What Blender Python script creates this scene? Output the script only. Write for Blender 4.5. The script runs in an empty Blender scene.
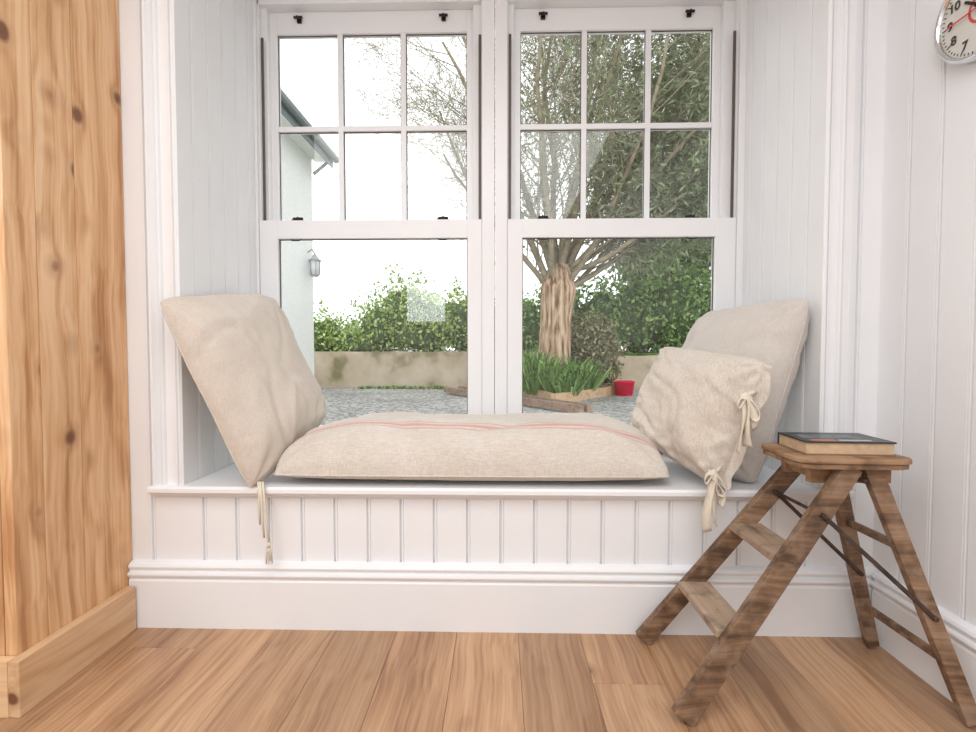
import bpy, bmesh, math, random
from mathutils import Vector, Matrix, noise
random.seed(7)
scene = bpy.context.scene
try:
    scene.view_settings.view_transform = 'Standard'
except Exception: pass

# ---------------------------------------------------------------- materials
def newmat(name):
    m = bpy.data.materials.new(name); m.use_nodes = True
    nt = m.node_tree; b = nt.nodes['Principled BSDF']
    return m, nt, b
def N(nt, t, **kw):
    n = nt.nodes.new(t)
    for k, v in kw.items(): setattr(n, k, v)
    return n
def L(nt, a, b): nt.links.new(a, b)
def math_n(nt, op, a, b=None):
    n = N(nt, 'ShaderNodeMath', operation=op)
    for i, v in enumerate((a, b)):
        if v is None: continue
        if isinstance(v, (int, float)): n.inputs[i].default_value = v
        else: L(nt, v, n.inputs[i])
    return n.outputs[0]
def ramp(nt, fac, stops):
    r = N(nt, 'ShaderNodeValToRGB')
    e = r.color_ramp.elements
    while len(e) < len(stops): e.new(0.5)
    for i, (p, c) in enumerate(stops):
        e[i].position = p; e[i].color = (c[0], c[1], c[2], 1)
    L(nt, fac, r.inputs[0]); return r.outputs[0]
def mixc(nt, fac, a, b, mode='MIX'):
    m = N(nt, 'ShaderNodeMix', data_type='RGBA', blend_type=mode)
    for idx, v in ((0, fac), (6, a), (7, b)):
        if isinstance(v, (int, float)): m.inputs[idx].default_value = v
        elif isinstance(v, tuple): m.inputs[idx].default_value = (v[0], v[1], v[2], 1)
        else: L(nt, v, m.inputs[idx])
    return m.outputs[2]
def bump(nt, b, h, strength, dist=0.01):
    n = N(nt, 'ShaderNodeBump'); n.inputs['Strength'].default_value = strength
    n.inputs['Distance'].default_value = dist
    L(nt, h, n.inputs['Height']); L(nt, n.outputs[0], b.inputs['Normal'])
def plain(name, col, rough=0.5, metal=0.0, var=0.03, nscale=6.0, spec=None):
    m, nt, b = newmat(name)
    tc = N(nt, 'ShaderNodeTexCoord'); no = N(nt, 'ShaderNodeTexNoise')
    no.inputs['Scale'].default_value = nscale
    L(nt, tc.outputs['Object'], no.inputs['Vector'])
    lo = tuple(max(0, c*(1-var)) for c in col); hi = tuple(min(1, c*(1+var)) for c in col)
    L(nt, ramp(nt, no.outputs[0], [(0.3, lo), (0.7, hi)]), b.inputs['Base Color'])
    b.inputs['Roughness'].default_value = rough; b.inputs['Metallic'].default_value = metal
    if spec is not None: b.inputs['Specular IOR Level'].default_value = spec
    return m

def wood(name, stops, axis='Z', across=5.0, along=0.35, rings=38.0, knots=True,
         knot_scale=(5.0, 1.6), knotcol=(0.16, 0.06, 0.025), rough=0.45, varv=0.15, mixw=(0.4, 0.35, 0.25),
         knot_size=0.09, knot_amt=0.9, knot_sel=0.4, weather=0.0, gain=2.6):
    m, nt, b = newmat(name)
    tc = N(nt, 'ShaderNodeTexCoord'); geo = N(nt, 'ShaderNodeNewGeometry')
    rnd = geo.outputs['Random Per Island']
    comb = N(nt, 'ShaderNodeCombineXYZ')
    for i, k in enumerate((37.0, 53.0, 71.0)):
        L(nt, math_n(nt, 'MULTIPLY', rnd, k), comb.inputs[i])
    add = N(nt, 'ShaderNodeVectorMath', operation='ADD')
    L(nt, tc.outputs['Object'], add.inputs[0]); L(nt, comb.outputs[0], add.inputs[1])
    wn = N(nt, 'ShaderNodeTexNoise'); wn.inputs['Scale'].default_value = 3.0; wn.inputs['Detail'].default_value = 2
    L(nt, add.outputs[0], wn.inputs['Vector'])
    ws = N(nt, 'ShaderNodeVectorMath', operation='SCALE'); ws.inputs['Scale'].default_value = 0.05
    L(nt, wn.outputs['Color'], ws.inputs[0])
    add2 = N(nt, 'ShaderNodeVectorMath', operation='ADD'); L(nt, add.outputs[0], add2.inputs[0]); L(nt, ws.outputs[0], add2.inputs[1])
    def mp(sa, sl, src=None):
        mm = N(nt, 'ShaderNodeMapping')
        s = [sa, sa, sa]; s['XYZ'.index(axis)] = sl
        mm.inputs['Scale'].default_value = s
        L(nt, (src or add2).outputs[0], mm.inputs['Vector']); return mm.outputs[0]
    no = N(nt, 'ShaderNodeTexNoise'); no.inputs['Scale'].default_value = 1.0
    no.inputs['Detail'].default_value = 1.0
    L(nt, mp(across, along), no.inputs['Vector'])
    val = no.outputs[0]
    vo = N(nt, 'ShaderNodeTexVoronoi'); vo.inputs['Scale'].default_value = 1.0
    L(nt, mp(*knot_scale), vo.inputs['Vector'])
    if knots:
        g = math_n(nt, 'POWER', 2.718, math_n(nt, 'MULTIPLY', vo.outputs['Distance'], -7.0))
        val = math_n(nt, 'ADD', val, math_n(nt, 'MULTIPLY', g, 0.16))
    s = math_n(nt, 'SINE', math_n(nt, 'MULTIPLY', val, rings*2))
    s = math_n(nt, 'ADD', math_n(nt, 'MULTIPLY', s, 0.5), 0.5)
    s = math_n(nt, 'POWER', s, 2.5)
    def streak(sa, sl, det):
        f_ = N(nt, 'ShaderNodeTexNoise'); f_.inputs['Scale'].default_value = 1.0; f_.inputs['Detail'].default_value = det
        L(nt, mp(sa, sl), f_.inputs['Vector'])
        return math_n(nt, 'ADD', math_n(nt, 'MULTIPLY', math_n(nt, 'SUBTRACT', f_.outputs[0], 0.5), gain), 0.5)
    med = streak(24.0, 0.9, 3); fn = streak(110.0, 2.2, 3)
    f = math_n(nt, 'ADD', math_n(nt, 'MULTIPLY', s, mixw[0]), math_n(nt, 'ADD', math_n(nt, 'MULTIPLY', med, mixw[1]), math_n(nt, 'MULTIPLY', fn, mixw[2])))
    col = ramp(nt, f, stops)
    if knots:
        kn = ramp(nt, vo.outputs['Distance'], [(knot_size*0.6, (1,1,1)), (knot_size, (0,0,0))])
        halo = ramp(nt, vo.outputs['Distance'], [(knot_size*0.8, (1,1,1)), (knot_size*1.9, (0,0,0))])
        sc = N(nt, 'ShaderNodeSeparateColor'); L(nt, vo.outputs['Color'], sc.inputs[0])
        sel = math_n(nt, 'MULTIPLY', math_n(nt, 'GREATER_THAN', sc.outputs[0], knot_sel), knot_amt)
        col = mixc(nt, math_n(nt, 'MULTIPLY', math_n(nt, 'MULTIPLY', halo, sel), 0.5), col, tuple(k*0.6+knotcol[i]*0.4 for i, k in enumerate(stops[-1][1])))
        col = mixc(nt, math_n(nt, 'MULTIPLY', kn, sel), col, knotcol)
    br = math_n(nt, 'ADD', 1-varv, math_n(nt, 'MULTIPLY', rnd, 2*varv))
    cc = N(nt, 'ShaderNodeCombineColor')
    for i in range(3): L(nt, br, cc.inputs[i])
    col = mixc(nt, 1.0, col, cc.outputs[0], 'MULTIPLY')
    if weather:
        w_ = N(nt, 'ShaderNodeTexNoise'); w_.inputs['Scale'].default_value = 16; w_.inputs['Detail'].default_value = 7
        L(nt, tc.outputs['Object'], w_.inputs['Vector'])
        col = mixc(nt, math_n(nt, 'MULTIPLY', ramp(nt, w_.outputs[0], [(0.50, (0,0,0)), (0.66, (1,1,1))]), weather), col, (0.40, 0.30, 0.22))
        col = mixc(nt, math_n(nt, 'MULTIPLY', ramp(nt, w_.outputs[0], [(0.32, (1,1,1)), (0.46, (0,0,0))]), min(1, weather*1.6)), col, (0.05, 0.03, 0.02))
    L(nt, col, b.inputs['Base Color'])
    b.inputs['Roughness'].default_value = rough
    bump(nt, b, fn, 0.15, 0.002)
    return m

def linen(name, c, stripe=False, contrast=0.10):
    m, nt, b = newmat(name)
    tc = N(nt, 'ShaderNodeTexCoord')
    ns = []
    for sc in ((0.12, 1, 1), (1, 1, 0.12)):
        n1 = N(nt, 'ShaderNodeTexNoise'); n1.inputs['Scale'].default_value = 330; n1.inputs['Detail'].default_value = 2
        mp = N(nt, 'ShaderNodeMapping'); mp.inputs['Scale'].default_value = sc
        L(nt, tc.outputs['Object'], mp.inputs[0]); L(nt, mp.outputs[0], n1.inputs['Vector']); ns.append(n1.outputs[0])
    n2 = N(nt, 'ShaderNodeTexNoise'); n2.inputs['Scale'].default_value = 9
    L(nt, tc.outputs['Object'], n2.inputs['Vector'])
    w = math_n(nt, 'MULTIPLY', math_n(nt, 'ADD', ns[0], ns[1]), 0.5)
    col = ramp(nt, w, [(0.3, tuple(x*(1-contrast) for x in c)), (0.7, tuple(min(1, x*(1+contrast)) for x in c))])
    col = mixc(nt, 1.0, col, ramp(nt, n2.outputs[0], [(0.3, (0.94, 0.93, 0.91)), (0.7, (1, 1, 1))]), 'MULTIPLY')
    if stripe:
        sx = N(nt, 'ShaderNodeSeparateXYZ'); L(nt, tc.outputs['Object'], sx.inputs[0])
        y = math_n(nt, 'ADD', sx.outputs[1], math_n(nt, 'MULTIPLY', math_n(nt, 'SINE', math_n(nt, 'MULTIPLY', sx.outputs[0], 3.2)), 0.012))
        tot = None
        for c0, hw in ((1.541, 0.0022), (1.555, 0.0055), (1.569, 0.0022)):
            d = math_n(nt, 'ABSOLUTE', math_n(nt, 'SUBTRACT', y, c0))
            s = math_n(nt, 'LESS_THAN', d, hw)
            tot = s if tot is None else math_n(nt, 'MAXIMUM', tot, s)
        col = mixc(nt, math_n(nt, 'MULTIPLY', tot, 0.52), col, (0.60, 0.18, 0.17))
    L(nt, col, b.inputs['Base Color']); b.inputs['Roughness'].default_value = 0.92
    if 'Sheen Weight' in b.inputs: b.inputs['Sheen Weight'].default_value = 0.1
    bump(nt, b, w, 0.35, 0.002)
    return m

def leafmat(name, stops, rough=0.85):
    m, nt, b = newmat(name)
    geo = N(nt, 'ShaderNodeNewGeometry')
    L(nt, ramp(nt, geo.outputs['Random Per Island'], stops), b.inputs['Base Color'])
    b.inputs['Roughness'].default_value = rough
    b.inputs['Specular IOR Level'].default_value = 0.08
    return m

WHITE = plain('white_paint', (0.865, 0.875, 0.89), 0.42, var=0.01)
WHITE2 = plain('white_upvc', (0.87, 0.88, 0.895), 0.3, var=0.008)
CEIL = plain('ceiling_white', (0.88, 0.88, 0.88), 0.8, var=0.01)
BLACK = plain('black_iron', (0.03, 0.025, 0.022), 0.4, 0.5)
DKSTRIP = plain('dark_sash_channel', (0.10, 0.075, 0.06), 0.5)
IRON = plain('rusty_iron', (0.07, 0.045, 0.035), 0.6, 0.4, var=0.4, nscale=40)
CHROME = plain('chrome', (0.75, 0.75, 0.76), 0.15, 1.0)
pst = [(0.12, (0.84, 0.565, 0.335)), (0.45, (0.74, 0.445, 0.23)), (0.92, (0.49, 0.24, 0.10))]
PINE = wood('pine_cupboard', pst, axis='Z', across=5.0, along=0.45, rings=26, knot_scale=(7.5, 6.0), varv=0.09, knot_size=0.165,
            knot_sel=0.05, rough=0.5, knotcol=(0.17, 0.06, 0.028), mixw=(0.32, 0.36, 0.34), gain=3.4)
pst2 = [(0.1, (0.80, 0.55, 0.33)), (0.5, (0.70, 0.44, 0.245)), (0.95, (0.50, 0.29, 0.14))]
PINEH = wood('pine_skirting', pst2, axis='Y', across=6, along=0.6, rings=14, knot_scale=(9, 4), varv=0.06, knot_size=0.16, rough=0.5, gain=3.2)
PINEX = wood('pine_skirting_x', pst2, axis='X', across=6, along=0.6, rings=14, knot_scale=(9,4), varv=0.06, knot_size=0.14, gain=3.2)
OAK = wood('oak_floor', [(0.10, (0.53, 0.33, 0.19)), (0.5, (0.42, 0.242, 0.132)), (0.90, (0.27, 0.14, 0.072))],
           axis='Y', across=4.5, along=0.55, rings=11, knot_scale=(6.5, 4.2), varv=0.16, knotcol=(0.12, 0.06, 0.035), knot_size=0.10, rough=0.32,
           knot_amt=0.8, knot_sel=0.4, mixw=(0.28, 0.34, 0.38), gain=3.6)
LADW = wood('ladder_wood', [(0.05, (0.31, 0.19, 0.11)), (0.5, (0.19, 0.107, 0.058)), (0.95, (0.08, 0.042, 0.022))],
           axis='X', across=14, along=2.0, rings=8, knots=False, varv=0.18, mixw=(0.2, 0.36, 0.44), rough=0.6, weather=0.45, gain=3.4)
LADTOP = wood('ladder_top_wood', [(0.05, (0.46, 0.29, 0.17)), (0.5, (0.33, 0.19, 0.10)), (0.95, (0.15, 0.075, 0.038))],
           axis='X', across=14, along=2.0, rings=8, knots=True, varv=0.10, rough=0.55, knot_scale=(14, 7), weather=0.38, gain=3.2)
STEPW = wood('step_wood', [(0.05, (0.48, 0.36, 0.26)), (0.6, (0.36, 0.25, 0.17)), (0.95, (0.18, 0.11, 0.065))],
           axis='Y', across=16, along=2.0, rings=8, knots=False, varv=0.08, mixw=(0.2, 0.4, 0.4), rough=0.75, weather=0.3, gain=3.0)
LINEN = linen('natural_linen', (0.645, 0.575, 0.505))
LINEN_R = linen('grey_linen', (0.635, 0.59, 0.545))
LINEN2 = linen('rough_linen', (0.67, 0.61, 0.54), contrast=0.19)
SACK = linen('grain_sack', (0.665, 0.61, 0.545), stripe=True, contrast=0.17)
CREAM = linen('cream_tape', (0.76, 0.69, 0.58))

GLASS = bpy.data.materials.new('window_glass'); GLASS.use_nodes = True
nt = GLASS.node_tree; nt.nodes.clear()
o = N(nt, 'ShaderNodeOutputMaterial'); mx = N(nt, 'ShaderNodeMixShader'); mx.inputs[0].default_value = 0.035
tr = N(nt, 'ShaderNodeBsdfTransparent'); tr.inputs[0].default_value = (0.98, 0.99, 0.985, 1)
gl = N(nt, 'ShaderNodeBsdfGlossy'); gl.inputs['Roughness'].default_value = 0.02
L(nt, tr.outputs[0], mx.inputs[1]); L(nt, gl.outputs[0], mx.inputs[2]); L(nt, mx.outputs[0], o.inputs[0])

# ---------------------------------------------------------------- mesh builder
class MB:
    def __init__(s): s.v = []; s.f = []; s.m = []; s.mats = []; s.sm = []
    def mi(s, mat):
        if mat not in s.mats: s.mats.append(mat)
        return s.mats.index(mat)
    def raw(s, verts, faces, mat, smooth=False):
        o = len(s.v); s.v += [tuple(p) for p in verts]; k = s.mi(mat)
        for f in faces: s.f.append([o+i for i in f]); s.m.append(k); s.sm.append(smooth)
    def box(s, a, b, mat):
        x0, y0, z0 = a; x1, y1, z1 = b
        v = [(x0,y0,z0),(x1,y0,z0),(x1,y1,z0),(x0,y1,z0),(x0,y0,z1),(x1,y0,z1),(x1,y1,z1),(x0,y1,z1)]
        s.raw(v, [(0,3,2,1),(4,5,6,7),(0,1,5,4),(1,2,6,5),(2,3,7,6),(3,0,4,7)], mat)
    def beam(s, p0, p1, w, t, mat, side=(0,1,0), w1=None):
        p0, p1 = Vector(p0), Vector(p1); d = (p1-p0).normalized(); w1 = w if w1 is None else w1
        sd = Vector(side); sd = (sd - d*sd.dot(d)).normalized(); u = d.cross(sd)
        v = []
        for p, ww in ((p0, w), (p1, w1)):
            for a, c in ((-1,-1),(1,-1),(1,1),(-1,1)): v.append(p + sd*(a*t/2) + u*(c*ww/2))
        s.raw(v, [(0,3,2,1),(4,5,6,7),(0,1,5,4),(1,2,6,5),(2,3,7,6),(3,0,4,7)], mat)
    def extrude(s, pts, vec, mat, closed=True):
        n = len(pts); vec = Vector(vec)
        v = [Vector(p) for p in pts] + [Vector(p)+vec for p in pts]
        f = [(i, (i+1) % n, n+(i+1) % n, n+i) for i in range(n if closed else n-1)]
        if closed: f += [tuple(reversed(range(n))), tuple(range(n, 2*n))]
        s.raw(v, f, mat)
    def tube(s, pts, radii, mat, n=8, smooth=True, caps=True, closed=False):
        v = []; f = []; P = [Vector(p) for p in pts]; K = len(P); prev = None
        for i, p in enumerate(P):
            if closed: d = P[(i+1) % K]-P[i-1]
            else: d = P[min(i+1, K-1)]-P[max(i-1, 0)]
            d.normalize()
            if prev is None:
                ref = Vector((0,0,1)) if abs(d.z) < 0.9 else Vector((1,0,0)); a = d.cross(ref).normalized()
            else: a = (prev-d*prev.dot(d)).normalized()
            prev = a; b = d.cross(a); r = radii[i] if isinstance(radii, (list, tuple)) else radii
            for k in range(n):
                t = 2*math.pi*k/n; v.append(p+a*(r*math.cos(t))+b*(r*math.sin(t)))
        for i in range(K if closed else K-1):
            j = (i+1) % K
            for k in range(n): f.append((i*n+k, i*n+(k+1) % n, j*n+(k+1) % n, j*n+k))
        if caps and not closed: f += [tuple(reversed(range(n))), tuple(range((K-1)*n, K*n))]
        s.raw(v, f, mat, smooth)
    def ribbon(s, pts, w, mat, wd=(1,0,0), th=0.0012):
        v = []; f = []; P = [Vector(p) for p in pts]
        for i, p in enumerate(P):
            wv = wd(i/(len(P)-1)) if callable(wd) else wd
            wv = Vector(wv).normalized()
            d = (P[min(i+1, len(P)-1)]-P[max(i-1, 0)]).normalized(); q = (wv-d*wv.dot(d)).normalized(); nn = d.cross(q)
            for a, c in ((-1,-1),(1,-1),(1,1),(-1,1)): v.append(p+q*(a*w/2)+nn*(c*th))
        for i in range(len(P)-1):
            for k in range(4): f.append((i*4+k, i*4+(k+1) % 4, (i+1)*4+(k+1) % 4, (i+1)*4+k))
        f += [(3,2,1,0), tuple((len(P)-1)*4+k for k in range(4))]
        s.raw(v, f, mat, True)
    def blob(s, c, r, mat, seed=0, amp=0.2, nu=14, nv=8):
        v = []; f = []
        for j in range(nv+1):
            for i in range(nu):
                th = math.pi*j/nv; ph = 2*math.pi*i/nu
                d = Vector((math.sin(th)*math.cos(ph), math.sin(th)*math.sin(ph), math.cos(th)))
                k = 1+amp*noise.noise(d*1.7+Vector((seed, 0, 0)))
                v.append((c[0]+d.x*r[0]*k, c[1]+d.y*r[1]*k, c[2]+d.z*r[2]*k))
        for j in range(nv):
            for i in range(nu): f.append((j*nu+i, j*nu+(i+1) % nu, (j+1)*nu+(i+1) % nu, (j+1)*nu+i))
        s.raw(v, f, mat, True)
    def done(s, name, bevel=0.0, parent=None, merge=False, fixn=True):
        me = bpy.data.meshes.new(name); me.from_pydata([tuple(p) for p in s.v], [], s.f)
        for m in s.mats: me.materials.append(m)
        me.polygons.foreach_set('material_index', s.m); me.polygons.foreach_set('use_smooth', s.sm); me.update()
        if merge or fixn:
            bm = bmesh.new(); bm.from_mesh(me)
            if merge: bmesh.ops.remove_doubles(bm, verts=bm.verts, dist=1e-4)
            if fixn: bmesh.ops.recalc_face_normals(bm, faces=bm.faces)
            bm.to_mesh(me); bm.free()
        ob = bpy.data.objects.new(name, me); scene.collection.objects.link(ob)
        if bevel:
            b = ob.modifiers.new('bevel', 'BEVEL'); b.width = bevel; b.segments = 2; b.limit_method = 'ANGLE'
            b.angle_limit = math.radians(40)
        if parent: ob.parent = parent
        return ob

def tg(mb, p0, dv, length, nrm, z0, z1, bw=0.105, off=0.0, mat=None, d=0.009, g=0.0036):
    """tongue-and-groove sheet with a bead beside each V joint"""
    mat = mat or WHITE
    p0 = Vector(p0); dv = Vector(dv).normalized(); nrm = Vector(nrm)
    prof = [(0, 0)]; s = off if off > 0.01 else bw
    while s < length-0.012:
        prof += [(s-g, 0), (s-0.0006, -d), (s+0.0006, -d), (s+g, 0), (s+0.008, 0.0), (s+0.0095, -0.0032), (s+0.011, 0)]
        s += bw
    prof.append((length, 0))
    pts = [p0+dv*a+nrm*b+Vector((0,0,z0-p0.z)) for a, b in prof]
    mb.extrude(pts, (0, 0, z1-z0), mat, closed=False)

YF = 1.49     # face of the window wall
YW = 1.96     # window plane
XL, XR = -0.99, 0.972   # recess
ZS = 0.455    # seat top
CEILZ = 2.5; XRW = 1.155; XLW = -2.6; YB = -2.4; ZH = 2.36

# ---------------------------------------------------------------- room shell
fl = MB()
x = XLW; row = 0
while x < XRW+0.1:
    w = 0.19; y = YB - random.random()*1.9
    while y < 1.6:
        ln = random.choice((1.6, 1.9, 2.2)); y0 = max(y, YB); y1 = min(y+ln, 1.52); x1 = min(x+w-0.0009, XRW+0.12)
        if y1 > y0+0.01: fl.box((x, y0, -0.02), (x1, y1-0.0009, 0), OAK)
        y += ln
    x += w
fl.box((XLW, YB, -0.06), (XRW+0.12, 1.52, -0.0205), plain('dark_gap', (0.12, 0.06, 0.03), 0.9))
fl.done('floor', bevel=0.0006)

w = MB(); e_ = 0.010
w.box((XLW-0.12, YF+e_, -0.06), (XL-e_, 2.08, CEILZ), WHITE)
w.box((XR+e_, YF+e_, -0.06), (XRW+0.12, 2.08, CEILZ), WHITE)
w.box((XL-e_, YF+e_, -0.06), (XR+e_, 2.08, ZS-0.035), WHITE)
w.box((XL-e_, YF+e_, ZH), (XR+e_, 2.08, CEILZ), WHITE)
tg(w, (-1.22, YF, 0), (1,0,0), XL+1.22, (0,-1,0), 0, CEILZ, off=0.115)
tg(w, (XR, YF, 0), (1,0,0), XRW-XR, (0,-1,0), 0, CEILZ, off=0.115, bw=0.2)
tg(w, (XL, YF, 0), (1,0,0), XR-XL, (0,-1,0), 0, ZS-0.03, off=0.05)
tg(w, (XL, YF, 0), (0,1,0), YW-YF+0.05, (1,0,0), ZS, ZH, off=0.06, bw=0.088)
tg(w, (XR, YF, 0), (0,1,0), YW-YF+0.05, (-1,0,0), ZS, ZH, off=0.06, bw=0.088)
w.done('wall_back', fixn=False)

w = MB()
w.box((XRW+e_, YB, -0.06), (XRW+0.12, YF+e_, CEILZ), WHITE)
tg(w, (XRW, YB, 0), (0,1,0), YF-YB, (-1,0,0), 0, CEILZ, bw=0.098, off=0.07)
w.done('wall_right', fixn=False)
w = MB(); w.box((XLW-0.12, YB, -0.06), (XLW, YF+0.006, CEILZ), WHITE); w.done('wall_left')
w = MB(); w.box((XLW-0.12, YB-0.12, -0.06), (XRW+0.12, YB, CEILZ), WHITE); w.done('wall_rear')
w = MB(); w.box((XLW-0.12, YB-0.12, CEILZ), (XRW+0.12, 2.08, CEILZ+0.1), CEIL); w.done('ceiling')

bp = [(0,0),(0.022,0),(0.022,0.150),(0.019,0.155),(0.019,0.160),(0.026,0.166),(0.028,0.172),(0.026,0.178),(0.018,0.181),(0.018,0.186),(0.023,0.191),(0.024,0.196),(0.020,0.203),(0.010,0.208),(0,0.210)]
m = MB(); m.extrude([(-1.17, YF-a, z) for a, z in bp], (XRW+1.17, 0, 0), WHITE); m.done('baseboard_back')
m = MB(); m.extrude([(XRW-a, YB, z) for a, z in bp], (0, YF-0.03-YB, 0), WHITE); m.done('baseboard_right')

# window seat board with moulded nosing
m = MB()
m.extrude([(-1.095, YF-0.030, ZS-0.024), (-1.095, YF-0.036, ZS-0.018), (-1.095, YF-0.036, ZS-0.007), (-1.095, YF-0.030, ZS), (-1.095, YF, ZS), (-1.095, YF, ZS-0.024)], (1.095+1.07, 0, 0), WHITE)
m.box((XL, YF, ZS-0.024), (XR, 2.0, ZS), WHITE)
m.extrude([(-1.085, YF, ZS-0.024), (-1.085, YF-0.02, ZS-0.024), (-1.085, YF-0.018, ZS-0.032), (-1.085, YF-0.008, ZS-0.036), (-1.085, YF, ZS-0.044)], (1.085+1.065, 0, 0), WHITE)
m.done('window_seat', merge=False)

def casing(name, xi, xo):
    s = 1 if xo > xi else -1; W = abs(xo-xi)
    pr = [(0,0),(0,0.016),(0.006,0.022),(0.010,0.022),(0.012,0.013),(0.016,0.011),(0.019,0.018),(0.023,0.018),(0.026,0.010),(0.055,0.010),(0.058,0.018),(0.063,0.023),(0.068,0.018),(0.071,0.012),(0.076,0.020),(0.083,0.030),(0.090,0.030),(0.095,0.022),(0.095,0)]
    m = MB(); m.extrude([(xi+s*a*W/0.095, YF-b, ZS) for a, b in pr], (0,0,CEILZ-ZS), WHITE); m.done(name)
casing('trim_1', XL, XL-0.095); casing('trim_2', XR, XR+0.078)

# ---------------------------------------------------------------- windows
def window(name, x0, x1, lo0, lo1, lg0, lg1, ug0, ug1, knobs, strips):
    m = MB(); Z0 = ZS; W = WHITE2
    m.box((x0, 1.965, Z0), (lo0+0.004, 2.08, ZH), W) if lo0+0.004 > x0+0.004 else None
    m.box((lo1-0.004, 1.965, Z0), (x1, 2.08, ZH), W)
    m.box((x0, 1.965, 2.275), (x1, 2.08, ZH), W)
    m.box((x0, 1.950, 2.315), (x1, 1.965, ZH), W)
    m.box((x0, 1.985, Z0), (x1, 2.08, Z0+0.045), W)
    for a, b in ((x0, lo0-0.001), (lo1+0.001, x1)):
        if b-a > 0.006: m.box((a, 1.948, Z0), (b, 1.965, ZH), W)
    ya, yb = 2.012, 2.045
    m.box((ug0-0.05, ya, 1.355), (ug0, yb, 2.275), W); m.box((ug1, ya, 1.355), (ug1+0.05, yb, 2.275), W)
    m.box((ug0, ya, 2.186), (ug1, yb, 2.275), W); m.box((ug0, ya, 1.355), (ug1, yb, 1.418), W)
    for i in (1, 2):
        xx = ug0+(ug1-ug0)*i/3; m.box((xx-0.0105, ya+0.002, 1.418), (xx+0.0105, yb-0.002, 2.186), W)
    m.box((ug0, ya+0.003, 1.790), (ug1, yb-0.003, 1.811), W)
    m.box((ug0, 2.028, 1.41), (ug1, 2.031, 2.19), GLASS)
    m.box((lo0+0.004, 1.985, 1.40), (ug0-0.028, 2.012, 2.275), W); m.box((ug1+0.028, 1.985, 1.40), (lo1-0.004, 2.012, 2.275), W)
    ya, yb = 1.955, 1.990
    m.box((lo0, ya, Z0+0.01), (lg0, yb, 1.408), W); m.box((lg1, ya, Z0+0.01), (lo1, yb, 1.408), W)
    m.box((lg0, ya, 1.334), (lg1, yb, 1.408), W); m.box((lg0, ya, Z0+0.01), (lg1, yb, 0.565), W)
    m.box((lg0, 1.972, 0.56), (lg1, 1.975, 1.34), GLASS)
    t = 0.0035
    a0, a1, c0, c1, yy = lg0, lg1, 0.565, 1.334, 1.971
    m.box((a0, yy-0.001, c0), (a0+t, yy+0.005, c1), DKSTRIP); m.box((a1-t, yy-0.001, c0), (a1, yy+0.005, c1), DKSTRIP)
    m.box((a0, yy-0.001, c1-t), (a1, yy+0.005, c1), DKSTRIP)
    for i in range(3):
        a0 = ug0+(ug1-ug0)*i/3+(0.0105 if i else 0); a1 = ug0+(ug1-ug0)*(i+1)/3-(0.0105 if i < 2 else 0)
        for c0, c1 in ((1.418, 1.790), (1.811, 2.186)):
            q = 0.003
            m.box((a0, 2.024, c0), (a0+q, 2.029, c1), DKSTRIP); m.box((a1-q, 2.024, c0), (a1, 2.029, c1), DKSTRIP)
            m.box((a0, 2.024, c0), (a1, 2.029, c0+q), DKSTRIP); m.box((a0, 2.024, c1-q), (a1, 2.029, c1), DKSTRIP)
    for sx in strips: m.box((sx-0.005, 1.958, 1.41), (sx+0.005, 1.9645, 2.14), DKSTRIP)
    for kx in knobs:
        m.box((kx-0.009, 2.004, 2.228), (kx+0.009, 2.0125, 2.252), BLACK)
        m.tube([(kx, 2.008, 2.243), (kx, 1.994, 2.243), (kx, 1.990, 2.239)], [0.005, 0.005, 0.008], BLACK, 10)
        m.tube([(kx-0.018, 1.996, 2.243), (kx+0.018, 1.996, 2.243)], 0.0055, BLACK, 10)
        m.box((kx-0.024, 1.960, 1.408), (kx+0.024, 1.984, 1.413), BLACK)
        m.tube([(kx, 1.970, 1.413), (kx, 1.970, 1.424)], 0.007, BLACK, 10)
        m.tube([(kx-0.020, 1.966, 1.418), (kx+0.020, 1.972, 1.420)], 0.0045, BLACK, 8)
        m.tube([(kx-0.02, 1.954, 1.330), (kx-0.014, 1.944, 1.324), (kx+0.014, 1.944, 1.324), (kx+0.02, 1.954, 1.330)], 0.003, BLACK, 6)
    return m.done(name, bevel=0.0025)
window('window_1', XL, -0.019, -0.978, -0.070, -0.904, -0.128, -0.922, -0.134, (-0.825, -0.228), (-0.958, -0.078))
window('window_2', -0.017, XR, 0.033, 0.945, 0.094, 0.865, 0.087, 0.870, (0.178, 0.768), (0.043, 0.930))

# ---------------------------------------------------------------- pine cupboard
m = MB()
XC = -1.172; YC0 = 1.118; YC1 = YF-0.001
ys = [YC0, 1.20, 1.315, YC1]
for a, b in zip(ys[:-1], ys[1:]):
    m.box((XC-0.03, a+0.0008, 0.0), (XC, b-0.0008, 2.42), PINE)
m.box((XC-0.115, YC0-0.001, 0.0), (XC-0.031, YC0+0.026, 2.42), PINE)
m.box((-2.15, YC0-0.001, 0.0), (-2.06, YC0+0.026, 2.42), PINE)
m.box((-2.06, YC0-0.001, 2.30), (XC-0.115, YC0+0.026, 2.42), PINE)
m.box((-2.06, YC0-0.001, 0.0), (XC-0.115, YC0+0.026, 0.19), PINE)
xd = -2.058
while xd < XC-0.118:
    m.box((xd, YC0+0.006, 0.195), (min(xd+0.127, XC-0.118), YC0+0.026, 2.295), PINE); xd += 0.1285
m.box((-2.15, YC0+0.03, 0), (-2.12, YC1, 2.42), PINE)
m.box((-2.16, YC0-0.01, 2.42), (XC+0.01, YC1, 2.45), PINE)
m.tube([(-1.33, YC0+0.006, 1.05), (-1.33, YC0-0.02, 1.05), (-1.33, YC0-0.03, 1.05)], [0.008, 0.010, 0.018], BLACK, 12)
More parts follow.
